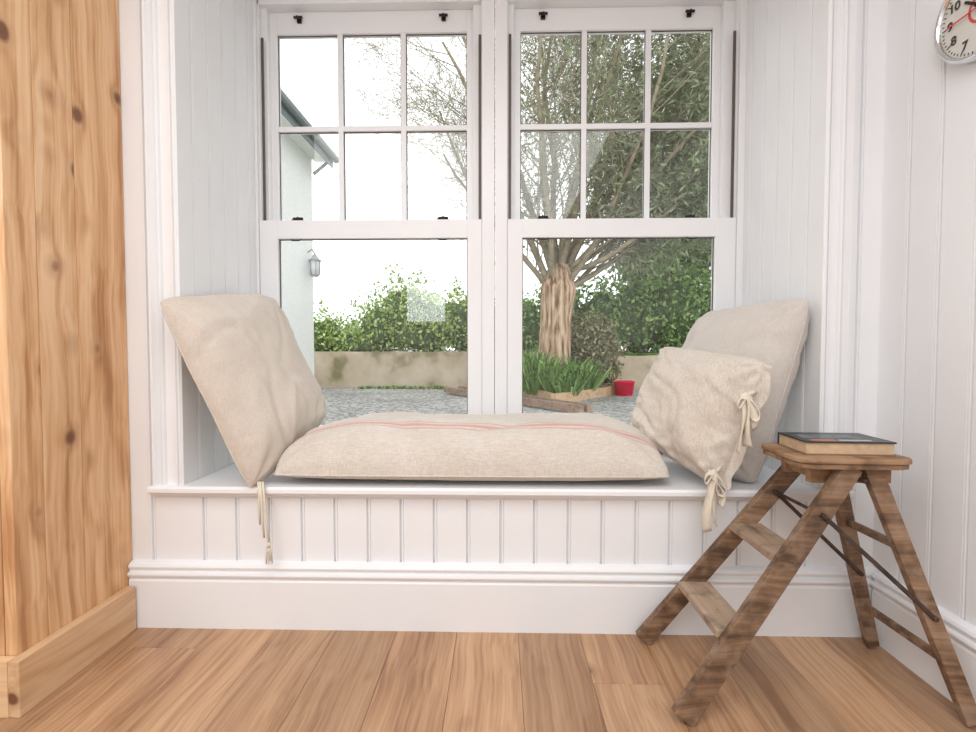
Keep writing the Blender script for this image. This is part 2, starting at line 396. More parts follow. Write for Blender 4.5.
m.box((XC, YC0-0.025, 0.0), (XC+0.028, YC1-0.026, 0.137), PINEH)
m.box((-2.15, YC0-0.026, 0.0), (XC-0.0005, YC0-0.0015, 0.137), PINEX)
m.done('pine_cupboard', bevel=0.002)

# ---------------------------------------------------------------- cushions
def pillow(name, c, T, mat, pinch=0.03, ex=3.0, ey=3.0, bot=1.0, seed=0.0, wr=0.006, N_=60, pipe=0.003, crnd=0.03, nrm=None, off=0.0):
    c = [Vector(p) for p in c]
    nn = (c[1]-c[0]+c[2]-c[3]).cross(c[3]-c[0]+c[2]-c[1]).normalized()
    if nrm and nn.dot(Vector(nrm)) < 0: nn = -nn
    m = MB()
    def pos(i, j, s):
        x = math.sin(math.pi/2*(2*i/N_-1)); y = math.sin(math.pi/2*(2*j/N_-1))
        cc_ = 1-crnd*(x*x*y*y)**2.4
        xx = x*(1-pinch*(1-y*y))*cc_; yy = y*(1-pinch*(1-x*x))*cc_
        xx *= 1+0.014*noise.noise(Vector((y*2.2, seed, x))); yy *= 1+0.014*noise.noise(Vector((x*2.2, seed+9, y)))
        a, b = (xx+1)/2, (yy+1)/2
        p = c[0]*(1-a)*(1-b)+c[1]*a*(1-b)+c[2]*a*b+c[3]*(1-a)*b
        h = T/2*math.sqrt(max(0, 1-abs(x)**ex))*math.sqrt(max(0, 1-abs(y)**ey))
        if s < 0: h *= bot
        e = min(1, h/(T/2)*2.0)
        q = Vector((a*2.6+seed, b*2.6, s*2.0))
        k = noise.noise(q)*1.2 + 0.6*noise.noise(q*2.3) + 0.22*noise.noise(q*6)
        cr = 0
        for cx in (-1, 1):
            for cy in (-1, 1):
                dx, dy = x-cx, y-cy; dd = math.hypot(dx, dy); an = math.atan2(dy, dx)
                cr += math.sin(an*9+seed+cx*2+cy+noise.noise(q*1.5)*1.5)*math.exp(-dd*2.2)*min(1, dd*5)
        ed = math.exp(-(1-max(abs(x), abs(y)))*8)
        cr += 0.8*ed*noise.noise(Vector((a*19+seed, b*19, 0)))*1.7
        w1 = Vector((a*1.7+b*0.9+seed*3, (b*1.9-a)*1.2, seed))
        fo = max(0, 1-abs(noise.noise(w1))*4.8)
        w2 = Vector((b*2.1-a*1.4+seed*5, (a*1.2+b)*1.1, seed+4))
        fo2 = max(0, 1-abs(noise.noise(w2))*5.2)
        h2 = h + e*(k*wr*1.3 + cr*wr*1.0 - (fo**2)*wr*0.8 + (fo2**2)*wr*0.6)
        p = p+nn*(s*max(h2, 0) if h > 1e-5 else 0) + nn*off
        return p
    for s in (1, -1):
        v = [pos(i, j, s) for j in range(N_+1) for i in range(N_+1)]
        f = [(j*(N_+1)+i, j*(N_+1)+i+1, (j+1)*(N_+1)+i+1, (j+1)*(N_+1)+i) for j in range(N_) for i in range(N_)]
        m.raw(v, f, mat, True)
    if pipe:
        loop = [pos(i, 0, 1) for i in range(N_)]+[pos(N_, j, 1) for j in range(N_)]+[pos(i, N_, 1) for i in range(N_, 0, -1)]+[pos(0, j, 1) for j in range(N_, 0, -1)]
        m.tube(loop, pipe, mat, 6, closed=True)
    return m, pos

m, _ = pillow('b', [(-0.725, 1.458, 0.492), (0.545, 1.458, 0.492), (0.535, 1.91, 0.500), (-0.69, 1.91, 0.500)], 0.312, SACK,
           pinch=0.002, ex=5, ey=2.8, bot=0.22, seed=4.2, wr=0.009, N_=110, nrm=(0,0,1), crnd=0.05)
m.done('bench_cushion', merge=True)

m, _ = pillow('l', [(-0.780, 1.440, 0.430), (-0.70, 1.86, 0.595), (-0.94, 1.89, 1.090), (-1.020, 1.380, 1.025)], 0.225, LINEN,
           pinch=0.010, seed=1.3, wr=0.0085, nrm=(1,0,0), off=0.024, crnd=0.055, bot=0.30, N_=80)
for k, (dx, ln) in enumerate(((0.0, 0.17), (0.008, 0.20), (-0.006, 0.13))):
    m.tube([(-0.735+dx, 1.449, 0.475), (-0.728+dx, 1.440, 0.44), (-0.724+dx*1.6, 1.437, 0.475-ln*0.6), (-0.720+dx*2, 1.438, 0.475-ln)], [0.0035, 0.004, 0.0035, 0.003], CREAM, 6)
for k in range(9):
    a = k*0.7; m.tube([(-0.706, 1.437, 0.285), (-0.706+0.007*math.cos(a), 1.437+0.006*math.sin(a), 0.262), (-0.704+0.010*math.cos(a), 1.437+0.008*math.sin(a), 0.225)], [0.002, 0.002, 0.0012], CREAM, 5)
m.tube([(-0.706, 1.437, 0.29), (-0.706, 1.437, 0.275)], 0.006, CREAM, 8)
m.done('linen_cushion', merge=False)

m, _ = pillow('r', [(0.800, 1.50, 0.452), (0.60, 1.86, 0.50), (0.785, 1.90, 1.02), (0.948, 1.475, 1.045)], 0.215, LINEN_R,
           pinch=0.006, seed=8.1, wr=0.0095, nrm=(-1,0,0), crnd=0.06, N_=80)
m.done('linen_cushion.001', merge=False)

m, sp_ = pillow('s', [(0.665, 1.440, 0.463), (0.455, 1.70, 0.592), (0.603, 1.78, 0.897), (0.768, 1.385, 0.850)], 0.145, LINEN2,
           pinch=0.006, seed=5.5, wr=0.013, nrm=(-1,-0.6,0.3), crnd=0.05, N_=80)
K = 40; v = []; f = []
outd = (Vector((0.665, 1.440, 0.47))-Vector((0.47, 1.70, 0.60))).normalized(); nn_ = Vector((-0.75, -0.6, 0.2)).normalized()
for j in range(K+1):
    p = sp_(0, int(80*j/K), 1); wv = math.sin(j*0.9)*0.004+math.sin(j*0.37+1)*0.006
    for r in range(5):
        t = r/4; v.append(p-outd*0.004+outd*(0.030+0.006*math.sin(j*0.5))*t+nn_*(wv*t+0.004*math.sin(t*3.1)))
for j in range(K):
    for r in range(4): f.append((j*5+r, j*5+r+1, (j+1)*5+r+1, (j+1)*5+r))
m.raw(v, f, LINEN2, True)
def tie(mb, k, down, seed):
    k = Vector(k); mb.blob(k, (0.017, 0.010, 0.014), CREAM, seed, 0.6)
    for sx, ln, ww in ((-0.012, down, 0.026), (0.006, down*0.88, 0.028), (0.022, down*0.55, 0.024)):
        pts = [k+Vector((sx*math.sin(min(1, t*1.6)*1.57) + 0.006*math.sin(t*5+seed+sx*90), -0.008*math.sin(t*3), -ln*t)) for t in [i/14 for i in range(15)]]
        mb.ribbon(pts, ww, CREAM, wd=lambda t, s_=seed+sx*50: (math.cos(s_+t*1.4)*0.8+0.35, math.sin(s_+t*1.4)*0.9, 0.1))
    pts = [k+Vector((0.010+0.020*math.sin(t*math.pi)+0.012*math.sin(t*2*math.pi), -0.006, -0.060*math.sin(t*math.pi)+0.006*math.sin(t*2*math.pi))) for t in [i/14 for i in range(15)]]
    mb.ribbon(pts, 0.020, CREAM, wd=(0.5, 1, 0.2))
    pts = [k+Vector((-0.004-0.020*math.sin(t*math.pi), -0.006, 0.012*math.sin(t*2*math.pi)-0.018*math.sin(t*math.pi))) for t in [i/12 for i in range(13)]]
    mb.ribbon(pts, 0.016, CREAM, wd=(0.3, 1, 0.3))
tie(m, (0.690, 1.358, 0.745), 0.155, 1.0)
tie(m, (0.618, 1.394, 0.522), 0.170, 2.4)
m.tube([(0.690, 1.361, 0.75), (0.715, 1.372, 0.758), (0.745, 1.405, 0.760)], 0.006, CREAM, 6)
m.tube([(0.618, 1.402, 0.52), (0.645, 1.42, 0.525), (0.67, 1.445, 0.54)], 0.006, CREAM, 6)
m.done('tie_cushion', merge=False)

# ---------------------------------------------------------------- step ladder stool
m = MB()
ZT = 0.612
NL0, NL1 = Vector((0.432, 1.114, 0.012)), Vector((0.884, 1.215, 0.590))
FL0, FL1 = Vector((0.432, 1.425, 0.012)), Vector((0.880, 1.385, 0.590))
m.beam(NL0, NL1, 0.056, 0.024, LADW, w1=0.048); m.beam(FL0, FL1, 0.050, 0.024, LADW, w1=0.046)
NR0, NR1 = Vector((1.105, 1.118, 0.01)), Vector((0.935, 1.225, 0.590))
FR0, FR1 = Vector((1.100, 1.415, 0.01)), Vector((0.930, 1.355, 0.590))
m.beam(NR0, NR1, 0.036, 0.022, LADW, w1=0.042); m.beam(FR0, FR1, 0.034, 0.022, LADW, w1=0.042)
def lerp(a, b, t): return a+(b-a)*t
for t in (0.31, 0.62):
    a = lerp(NL0, NL1, t); b = lerp(FL0, FL1, t)
    m.box((a.x-0.045, a.y+0.010, a.z-0.009), (a.x+0.045, b.y-0.010, a.z+0.009), STEPW)
tp = [(0.742, 1.225), (0.750, 1.195), (0.775, 1.185), (0.985, 1.180), (1.012, 1.190), (1.026, 1.215), (1.020, 1.345), (0.985, 1.392), (0.790, 1.405), (0.760, 1.398), (0.746, 1.375)]
m.extrude([(a, b, ZT-0.012) for a, b in tp], (0, 0, 0.012), LADTOP)
m.extrude([(0.88+(a-0.88)*0.975, 1.29+(b-1.29)*0.96, ZT-0.026) for a, b in tp], (0, 0, 0.0135), LADTOP)
m.box((0.795, 1.236, 0.540), (1.000, 1.256, ZT-0.0265), LADTOP)
m.box((0.795, 1.345, 0.540), (1.000, 1.363, ZT-0.0265), LADTOP)
m.box((0.800, 1.257, 0.552), (0.818, 1.344, ZT-0.0265), LADTOP)
m.box((0.975, 1.257, 0.552), (0.993, 1.344, ZT-0.0265), LADTOP)
m.tube([(0.905, 1.195, 0.555), (0.905, 1.40, 0.555)], 0.006, IRON, 8)
for t in (0.22, 0.66):
    a = lerp(NR0, NR1, t); b = lerp(FR0, FR1, t); m.beam(a, b, 0.020, 0.012, LADW, side=(1,0,0))
m.tube([lerp(NL0, NL1, 0.80), lerp(FL0, FL1, 0.80)], 0.005, IRON, 6)
for (A0, A1, B0, B1, dy) in ((NL0, NL1, NR0, NR1, -0.016), (FL0, FL1, FR0, FR1, -0.018)):
    a = lerp(A0, A1, 0.80)+Vector((0, dy, 0)); b = lerp(B0, B1, 0.40)+Vector((0, dy, 0)); 
    m.beam(a, b, 0.011, 0.004, IRON)
    for p in (a, b): m.tube([p+Vector((0,-0.006,0)), p+Vector((0,0.02,0))], 0.007, IRON, 8)
m.done('wooden_stepladder', bevel=0.003)

# ---------------------------------------------------------------- book
m = MB()
cover = plain('book_cover', (0.025, 0.03, 0.035), 0.35, var=0.3, nscale=30)
pages = plain('book_pages', (0.60, 0.44, 0.28), 0.85, var=0.12, nscale=60)
bz = ZT
def rot(p, a=-0.05, c=(0.885, 1.30)):
    x, y, z = p; dx, dy = x-c[0], y-c[1]
    return (c[0]+dx*math.cos(a)-dy*math.sin(a), c[1]+dx*math.sin(a)+dy*math.cos(a), z)
def rbox(a, b, mat):
    k = len(m.v); m.box(a, b, mat)
    for i in range(k, len(m.v)): m.v[i] = rot(m.v[i])
rbox((0.788, 1.232, bz+0.0005), (1.006, 1.372, bz+0.003), plain('book_back', (0.30, 0.17, 0.10), 0.5))
rbox((0.791, 1.236, bz+0.003), (1.003, 1.368, bz+0.031), pages)
rbox((0.788, 1.232, bz+0.031), (1.006, 1.372, bz+0.035), cover)
rbox((0.788, 1.368, bz+0.003), (1.006, 1.372, bz+0.031), cover)
rbox((0.81, 1.245, bz+0.035), (0.87, 1.262, bz+0.0353), plain('title_orange', (0.62, 0.20, 0.10), 0.5))
rbox((0.88, 1.248, bz+0.035), (0.96, 1.260, bz+0.0353), plain('title_white', (0.6, 0.6, 0.6), 0.5))
rbox((0.81, 1.285, bz+0.035), (0.96, 1.335, bz+0.0353), plain('cover_art', (0.14, 0.17, 0.18), 0.4, var=0.6, nscale=50))
m.done('book', bevel=0.0008)

# ---------------------------------------------------------------- wall clock
m = MB(); CY, CZ, CR = 1.179, 1.690, 0.120
n = 48
def ring(r, xx): return [(xx, CY+r*math.cos(2*math.pi*i/n), CZ+r*math.sin(2*math.pi*i/n)) for i in range(n)]
prof = [(CR*0.9, XRW), (CR, XRW-0.004), (CR*1.0, XRW-0.022), (CR*0.985, XRW-0.030), (CR*0.94, XRW-0.033), (CR*0.90, XRW-0.030), (CR*0.885, XRW-0.020)]
v = []; f = []
for r, xx in prof: v += ring(r, xx)
for k in range(len(prof)-1):
    for i in range(n): f.append((k*n+i, k*n+(i+1) % n, (k+1)*n+(i+1) % n, (k+1)*n+i))
m.raw(v, f, CHROME, True)
face = plain('clock_face', (0.66, 0.64, 0.59), 0.4)
m.raw(ring(CR*0.89, XRW-0.021), [tuple(range(n))], face)
red = plain('clock_red', (0.65, 0.05, 0.04), 0.4)
for k in range(60):
    a = 2*math.pi*k/60; l = 0.012 if k % 5 == 0 else 0.005
    p = Vector((XRW-0.0225, CY+math.sin(a)*CR*0.86, CZ+math.cos(a)*CR*0.86)); q = p-Vector((0, math.sin(a), math.cos(a)))*l
    m.beam(p, q, 0.0018, 0.001, BLACK, side=(1,0,0))
def hand(a, l, wd, mat, xx):
    d = Vector((0, -math.sin(a), math.cos(a))); c = Vector((xx, CY, CZ)); m.beam(c-d*0.018, c+d*l, wd, 0.0015, mat, side=(1,0,0))
hand(-0.9, 0.055, 0.006, BLACK, XRW-0.0235); hand(2.0, 0.08, 0.004, BLACK, XRW-0.0255); hand(-1.6, 0.085, 0.003, red, XRW-0.0275)
m.tube([(XRW-0.021, CY, CZ), (XRW-0.029, CY, CZ)], 0.006, red, 12)
m.raw([(XRW-0.0218, CY+math.cos(t)*rr, CZ+math.sin(t)*rr) for rr in (0.030, 0.036) for t in [2*math.pi*i/24 for i in range(24)]], [(i, (i+1) % 24, 24+(i+1) % 24, 24+i) for i in range(24)], red)
clock = m.done('wall_clock', fixn=False)
digm = plain('clock_digits', (0.04, 0.035, 0.035), 0.5)
for k in range(1, 13):
    a = 2*math.pi*k/12; tcv = bpy.data.curves.new('digit', 'FONT'); tcv.body = str(k); tcv.size = 0.030
    tcv.align_x = 'CENTER'; tcv.align_y = 'CENTER'; tcv.extrude = 0.0004; tcv.offset = 0.0005; tcv.materials.append(digm)
    t = bpy.data.objects.new('digit_%d' % k, tcv); scene.collection.objects.link(t); t.parent = clock
    t.matrix_world = Matrix(((0, 0, -1, XRW-0.0225), (-1, 0, 0, CY-math.sin(a)*CR*0.68), (0, 1, 0, CZ+math.cos(a)*CR*0.68), (0, 0, 0, 1)))

# ================================================================ OUTSIDE
GZ = -0.07
mg, nt, b = newmat('gravel')
tc = N(nt, 'ShaderNodeTexCoord'); vo = N(nt, 'ShaderNodeTexVoronoi'); vo.inputs['Scale'].default_value = 22
n1 = N(nt, 'ShaderNodeTexNoise'); n1.inputs['Scale'].default_value = 0.8
L(nt, tc.outputs['Object'], vo.inputs['Vector']); L(nt, tc.outputs['Object'], n1.inputs['Vector'])
sp = N(nt, 'ShaderNodeSeparateColor'); L(nt, vo.outputs['Color'], sp.inputs[0])
c1 = ramp(nt, sp.outputs[0], [(0.0, (0.18, 0.18, 0.175)), (0.5, (0.37, 0.36, 0.345)), (1.0, (0.60, 0.585, 0.56))])
L(nt, mixc(nt, 1.0, c1, ramp(nt, n1.outputs[0], [(0.3, (0.8, 0.8, 0.8)), (0.7, (1.1, 1.1, 1.1))]), 'MULTIPLY'), b.inputs['Base Color'])
b.inputs['Roughness'].default_value = 0.9; b.inputs['Specular IOR Level'].default_value = 0.1
m = MB(); m.box((-40, 2.08, GZ-0.2), (40, 60, GZ), mg); m.done('gravel_ground')

ren = plain('white_render', (0.95, 0.955, 0.96), 0.9, var=0.04, nscale=14)
slate = plain('slate', (0.16, 0.18, 0.20), 0.7, var=0.2, nscale=5)
gut = plain('gutter_grey', (0.14, 0.18, 0.195), 0.5)
m = MB()
HX, EX, HY0, HY1, EZ = -4.35, -3.95, 3.6, 11.2, 5.45
m.box((-10, HY0, GZ), (HX, HY1, EZ-0.05), ren)
m.raw([(HX, HY1, EZ-0.05), (-10, HY1, EZ-0.05), (-7.17, HY1, EZ+2.5)], [(0,1,2)], ren)
m.raw([(HX, HY0, EZ-0.05), (-10, HY0, EZ-0.05), (-7.17, HY0, EZ+2.5)], [(0,1,2)], ren)
for (a, bb) in ((EX, -7.17), (-10.4, -7.17)):
    m.raw([(a, HY0-0.2, EZ), (a, HY1+0.25, EZ), (bb, HY1+0.25, EZ+2.9), (bb, HY0-0.2, EZ+2.9), (a, HY0-0.2, EZ-0.06), (a, HY1+0.25, EZ-0.06), (bb, HY1+0.25, EZ+2.82), (bb, HY0-0.2, EZ+2.82)],
          [(0,1,2,3), (4,5,6,7), (0,1,5,4), (1,2,6,5), (3,0,4,7)], slate)
m.box((HX, HY0-0.2, EZ-0.14), (EX, HY1+0.2, EZ-0.08), ren)
m.box((EX-0.02, HY0-0.2, EZ-0.26), (EX+0.01, HY1+0.25, EZ-0.04), gut)
m.tube([(EX+0.07, HY0-0.2, EZ-0.05), (EX+0.07, HY1+0.3, EZ-0.05)], 0.085, gut, 10)
m.tube([(EX+0.07, HY1+0.05, EZ-0.1), (HX+0.06, HY1-0.05, EZ-0.5)], 0.04, gut, 8)
m.done('white_house')
m = MB(); lx, ly, lz = HX+0.16, 10.9, 2.75
lg = plain('lantern_grey', (0.45, 0.47, 0.48), 0.5)
m.tube([(HX-0.01, ly, lz+0.35), (HX+0.10, ly, lz+0.42), (lx, ly, lz+0.32)], 0.018, lg, 6)
m.tube([(lx, ly, lz+0.32), (lx, ly, lz+0.20), (lx, ly, lz+0.16)], [0.02, 0.10, 0.15], lg, 8)
m.tube([(lx, ly, lz+0.16), (lx, ly, lz-0.16)], [0.12, 0.10], plain('lantern_glass', (0.8, 0.82, 0.82), 0.2), 8)
for k in range(6):
    a = k*math.pi/3; m.tube([(lx+0.125*math.cos(a), ly+0.125*math.sin(a), lz+0.16), (lx+0.105*math.cos(a), ly+0.105*math.sin(a), lz-0.17)], 0.010, lg, 5)
m.tube([(lx, ly, lz-0.16), (lx, ly, lz-0.20)], [0.11, 0.06], lg, 8)
m.done('wall_lantern')

mr, nt, b = newmat('old_render')
tc = N(nt, 'ShaderNodeTexCoord'); n1 = N(nt, 'ShaderNodeTexNoise'); n1.inputs['Scale'].default_value = 1.6; n1.inputs['Detail'].default_value = 8
L(nt, tc.outputs['Object'], n1.inputs['Vector'])
L(nt, ramp(nt, n1.outputs[0], [(0.34, (0.26, 0.23, 0.13)), (0.46, (0.54, 0.44, 0.32)), (0.65, (0.68, 0.58, 0.47))]), b.inputs['Base Color'])
b.inputs['Roughness'].default_value = 0.95; b.inputs['Specular IOR Level'].default_value = 0.1
m = MB()
v = []; f = []
K = 60
for i in range(K+1):
    xx = -6+14*i/K; top = 0.84+0.03*noise.noise(Vector((xx*1.3, 0, 0)))-(0.10 if xx > 2.6 else 0)
    o = 0.02*noise.noise(Vector((xx*2, 5, 0)))
    v += [(xx, 12.0+o, GZ), (xx, 12.0+o, top), (xx, 12.35, top), (xx, 12.35, GZ)]
for i in range(K):
    for k in range(4): f.append((i*4+k, i*4+(k+1) % 4, (i+1)*4+(k+1) % 4, (i+1)*4+k))
f += [(0,1,2,3), (K*4+3, K*4+2, K*4+1, K*4)]
m.raw(v, f, mr); m.done('garden_wall')
soil = plain('soil', (0.13, 0.10, 0.06), 0.95, var=0.3, spec=0.1)
m = MB(); m.box((-6, 12.36, GZ), (14, 30, 0.80), plain('bank_grass', (0.12, 0.20, 0.05), 0.95, var=0.4, nscale=4, spec=0.1)); m.done('raised_bank')

def leaf(mb, p, s, asp, mat, dirv=None):
    a = Vector((random.gauss(0,1), random.gauss(0,1), random.gauss(0,1))).normalized() if dirv is None else dirv
    t = Vector((random.gauss(0,1), random.gauss(0,1), random.gauss(0,1))); b = a.cross(t).normalized()
    mb.raw([p-a*s/2, p+b*(s*asp/2), p+a*s/2, p-b*(s*asp/2)], [(0,1,2,3)], mat)
def leaves(mb, blobs, mat, n, size, asp=0.6, shell=0.55, rough=0.45):
    tot = sum(b[3]*b[4]*b[5] for b in blobs)
    for (cx, cy, cz, rx, ry, rz) in blobs:
        for _ in range(int(n*rx*ry*rz/tot)):
            d = Vector((random.gauss(0,1), random.gauss(0,1), random.gauss(0,1))).normalized()
            r = shell+(1-shell)*random.random()**0.8
            nz = noise.noise(d*2.6+Vector((cx, cy, cz)))+0.6*noise.noise(d*7+Vector((cz, cy, cx)))
            r *= 1+rough*nz+(0.22*random.random() if random.random() < 0.14 else 0)
            leaf(mb, Vector((cx+d.x*rx*r, cy+d.y*ry*r, cz+d.z*rz*r)), size*random.uniform(0.5, 1.6), asp, mat)

G1 = leafmat('hedge_leaf', [(0.0, (0.17, 0.29, 0.06)), (0.5, (0.37, 0.52, 0.14)), (1.0, (0.70, 0.79, 0.38))])
G2 = leafmat('laurel_leaf', [(0.0, (0.09, 0.19, 0.05)), (0.5, (0.22, 0.37, 0.11)), (1.0, (0.48, 0.63, 0.26))])
G3 = leafmat('conifer_leaf', [(0.0, (0.12, 0.155, 0.08)), (0.5, (0.21, 0.26, 0.14)), (1.0, (0.38, 0.43, 0.27))])
G4 = leafmat('shrub_leaf', [(0.0, (0.10, 0.11, 0.05)), (0.5, (0.25, 0.24, 0.12)), (1.0, (0.46, 0.40, 0.27))])
G5 = leafmat('grass_blade', [(0.0, (0.05, 0.13, 0.03)), (0.5, (0.17, 0.32, 0.07)), (1.0, (0.40, 0.55, 0.20))])
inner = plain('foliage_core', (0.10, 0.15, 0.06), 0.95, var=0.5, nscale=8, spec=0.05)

hb = [(-5.0, 13.4, 1.2, 0.9, 0.7, 0.8), (-4.1, 13.3, 1.0, 0.8, 0.8, 0.65), (-3.3, 13.4, 1.45, 0.8, 0.8, 0.95), (-2.6, 13.4, 1.85, 0.85, 0.8, 1.1), (-1.9, 13.4, 1.45, 0.8, 0.8, 1.0), (-1.1, 13.4, 1.6, 0.9, 0.8, 1.0), (-0.2, 13.5, 1.4, 0.9, 0.8, 0.9),
      (-3.8, 12.9, 1.0, 0.6, 0.35, 0.35), (-2.2, 12.9, 1.2, 0.9, 0.35, 0.45)]
m = MB()
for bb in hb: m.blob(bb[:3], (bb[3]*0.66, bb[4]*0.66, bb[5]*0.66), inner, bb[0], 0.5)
leaves(m, hb, G1, 20000, 0.09, shell=0.58, rough=0.8); m.done('hedge', fixn=False)
hb = [(0.8, 13.6, 1.4, 0.9, 0.8, 1.1), (1.7, 13.6, 1.6, 1.0, 0.8, 1.2), (2.7, 13.5, 1.6, 1.0, 0.8, 1.2), (3.7, 13.5, 1.7, 1.1, 0.8, 1.25), (4.8, 13.3, 1.9, 1.1, 0.9, 1.6), (5.9, 13.2, 1.8, 1.1, 0.9, 1.4), (7.0, 13.3, 2.0, 1.2, 0.9, 1.7)]
m = MB()
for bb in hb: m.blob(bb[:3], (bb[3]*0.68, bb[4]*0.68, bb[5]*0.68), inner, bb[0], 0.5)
leaves(m, hb, G2, 19000, 0.11, shell=0.6, rough=0.65); m.done('hedge.001', fixn=False)
hb = [(5.6, 14.6, 4.2, 1.6, 1.2, 2.0), (5.9, 14.8, 6.6, 1.6, 1.2, 2.2), (7.4, 14.8, 5.2, 1.6, 1.2, 2.6), (4.4, 14.8, 3.4, 1.2, 1.0, 1.3), (5.3, 14.8, 8.2, 1.5, 1.2, 1.8)]
m = MB()
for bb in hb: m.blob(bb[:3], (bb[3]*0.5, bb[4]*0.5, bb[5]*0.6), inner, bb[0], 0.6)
leaves(m, hb, G3, 20000, 0.15, asp=0.35, shell=0.4, rough=0.6)
m.tube([(5.9, 14.8, 0.6), (5.8, 14.8, 4), (5.9, 14.8, 7.5)], [0.25, 0.2, 0.08], inner, 8)
m.done('conifer', fixn=False)

# big old cypress tree
mb_, nt, b = newmat('bark')
tc = N(nt, 'ShaderNodeTexCoord'); mp = N(nt, 'ShaderNodeMapping'); mp.inputs['Scale'].default_value = (7, 7, 1.0)
n1 = N(nt, 'ShaderNodeTexNoise'); n1.inputs['Scale'].default_value = 2.0; n1.inputs['Detail'].default_value = 8
L(nt, tc.outputs['Object'], mp.inputs[0]); L(nt, mp.outputs[0], n1.inputs['Vector'])
L(nt, ramp(nt, n1.outputs[0], [(0.38, (0.16, 0.09, 0.05)), (0.5, (0.42, 0.28, 0.18)), (0.64, (0.64, 0.48, 0.35))]), b.inputs['Base Color'])
b.inputs['Roughness'].default_value = 0.95; b.inputs['Specular IOR Level'].default_value = 0.05; bump(nt, b, n1.outputs[0], 0.8, 0.05); BARK = mb_
BARK2 = plain('branch_bark', (0.31, 0.26, 0.18), 0.95, var=0.3, spec=0.05)
TWIG = plain('twig', (0.34, 0.30, 0.215), 0.95, var=0.3, spec=0.05)
random.seed(21)
m = MB()
base = Vector((1.13, 10.0, GZ))
tr_pts = [base+Vector((0, 0, 0)), base+Vector((0.0, 0, 0.3)), base+Vector((0.02, 0, 0.9)), base+Vector((0.05, 0, 1.6)), base+Vector((0.10, 0, 2.2)), base+Vector((0.12, 0, 2.7))]
m.tube(tr_pts, [0.46, 0.38, 0.34, 0.32, 0.37, 0.22], BARK, 16)
twigs = []
def grow(p, d, ln, r, lvl):
    seg = [8, 5, 4, 3][lvl]; pts = [p.copy()]; rad = [r]; dd = d.copy()
    for i in range(seg):
        j = Vector((random.gauss(0,1), random.gauss(0,1), random.gauss(0,1)))*(0.08 if lvl < 2 else 0.17)
        up = Vector((0, 0, 0.06 if lvl == 0 else (0.05 if lvl == 1 else 0.0)))
        dd = (dd+j+up).normalized(); p = p+dd*(ln/seg); pts.append(p.copy()); rad.append(r*(1-0.7*(i+1)/seg))
    m.tube(pts, rad, BARK2 if lvl < 1 else TWIG, [7, 4, 3, 3][lvl], caps=False)
    if lvl == 3:
        twigs.append((pts[-1], dd)); twigs.append((pts[1], dd)); return
    nch = [12, 9, 8][lvl]
    for k in range(nch):
        t = 0.12+0.88*(k+random.random())/nch
        q = min(t, 0.999)*seg; i = min(int(q), seg-1); pp = pts[i].lerp(pts[i+1], q-i); ax = (pts[i+1]-pts[i]).normalized()
        o = Vector((random.gauss(0,1), random.gauss(0,1)*0.8, random.gauss(0,1)*0.6)); o = (o-ax*o.dot(ax)).normalized()
        nd = (ax*0.9+o*0.75).normalized()
        grow(pp, nd, ln*[0.42, 0.5, 0.55][lvl]*random.uniform(0.7, 1.2), max(r*(1-0.6*t)*[0.30, 0.38, 0.5][lvl], 0.0042), lvl+1)
stems = [(-0.62, 0.1, 0.85, 4.6), (-0.45, -0.1, 1.0, 5.4), (-0.34, -0.3, 1.0, 6.0), (-0.18, 0.2, 1.0, 6.4), (-0.05, 0.2, 1.0, 6.6), (0.12, -0.1, 1.0, 6.2), (0.32, 0.1, 1.0, 6.2), (0.5, 0.2, 0.9, 6.0), (0.72, -0.2, 0.75, 5.6), (0.95, 0.1, 0.55, 5.2), (1.0, 0.2, 0.28, 4.4), (0.35, 0.5, 0.9, 5.5), (-0.15, -0.5, 1.0, 5.0), (0.8, 0.5, 0.6, 5.2), (-0.85, 0.0, 0.80, 3.4), (1.0, -0.3, 0.10, 3.2), (0.6, -0.5, 0.9, 5.5), (0.0, 0.4, 1.0, 6.0), (0.2, -0.4, 1.0, 6.0)]
for (dx, dy, dz, ln) in stems:
    grow(base+Vector((0.08+dx*0.15, dy*0.1, 2.0+random.random()*0.6)), Vector((dx, dy, dz)).normalized(), ln, 0.075 if abs(dx) < 0.6 else 0.06, 0)
for (p, d) in twigs:
    dens = 0.22+0.32*max(0, p.x-1.2)+(0.2 if (p.z < 4 and p.x > 1.2) else 0)
    if p.x < 0.3: dens = 0.0
    cnt = int(dens*3)+(1 if random.random() < (dens*3) % 1 else 0)
    for k in range(min(cnt, 5)):
        dr = (d+Vector((random.gauss(0,.5), random.gauss(0,.5), random.gauss(0,.5)-0.2))).normalized()
        leaf(m, p+dr*0.08, random.uniform(0.08, 0.20), 0.22, G3, dr)
m.done('cypress_tree', fixn=False)

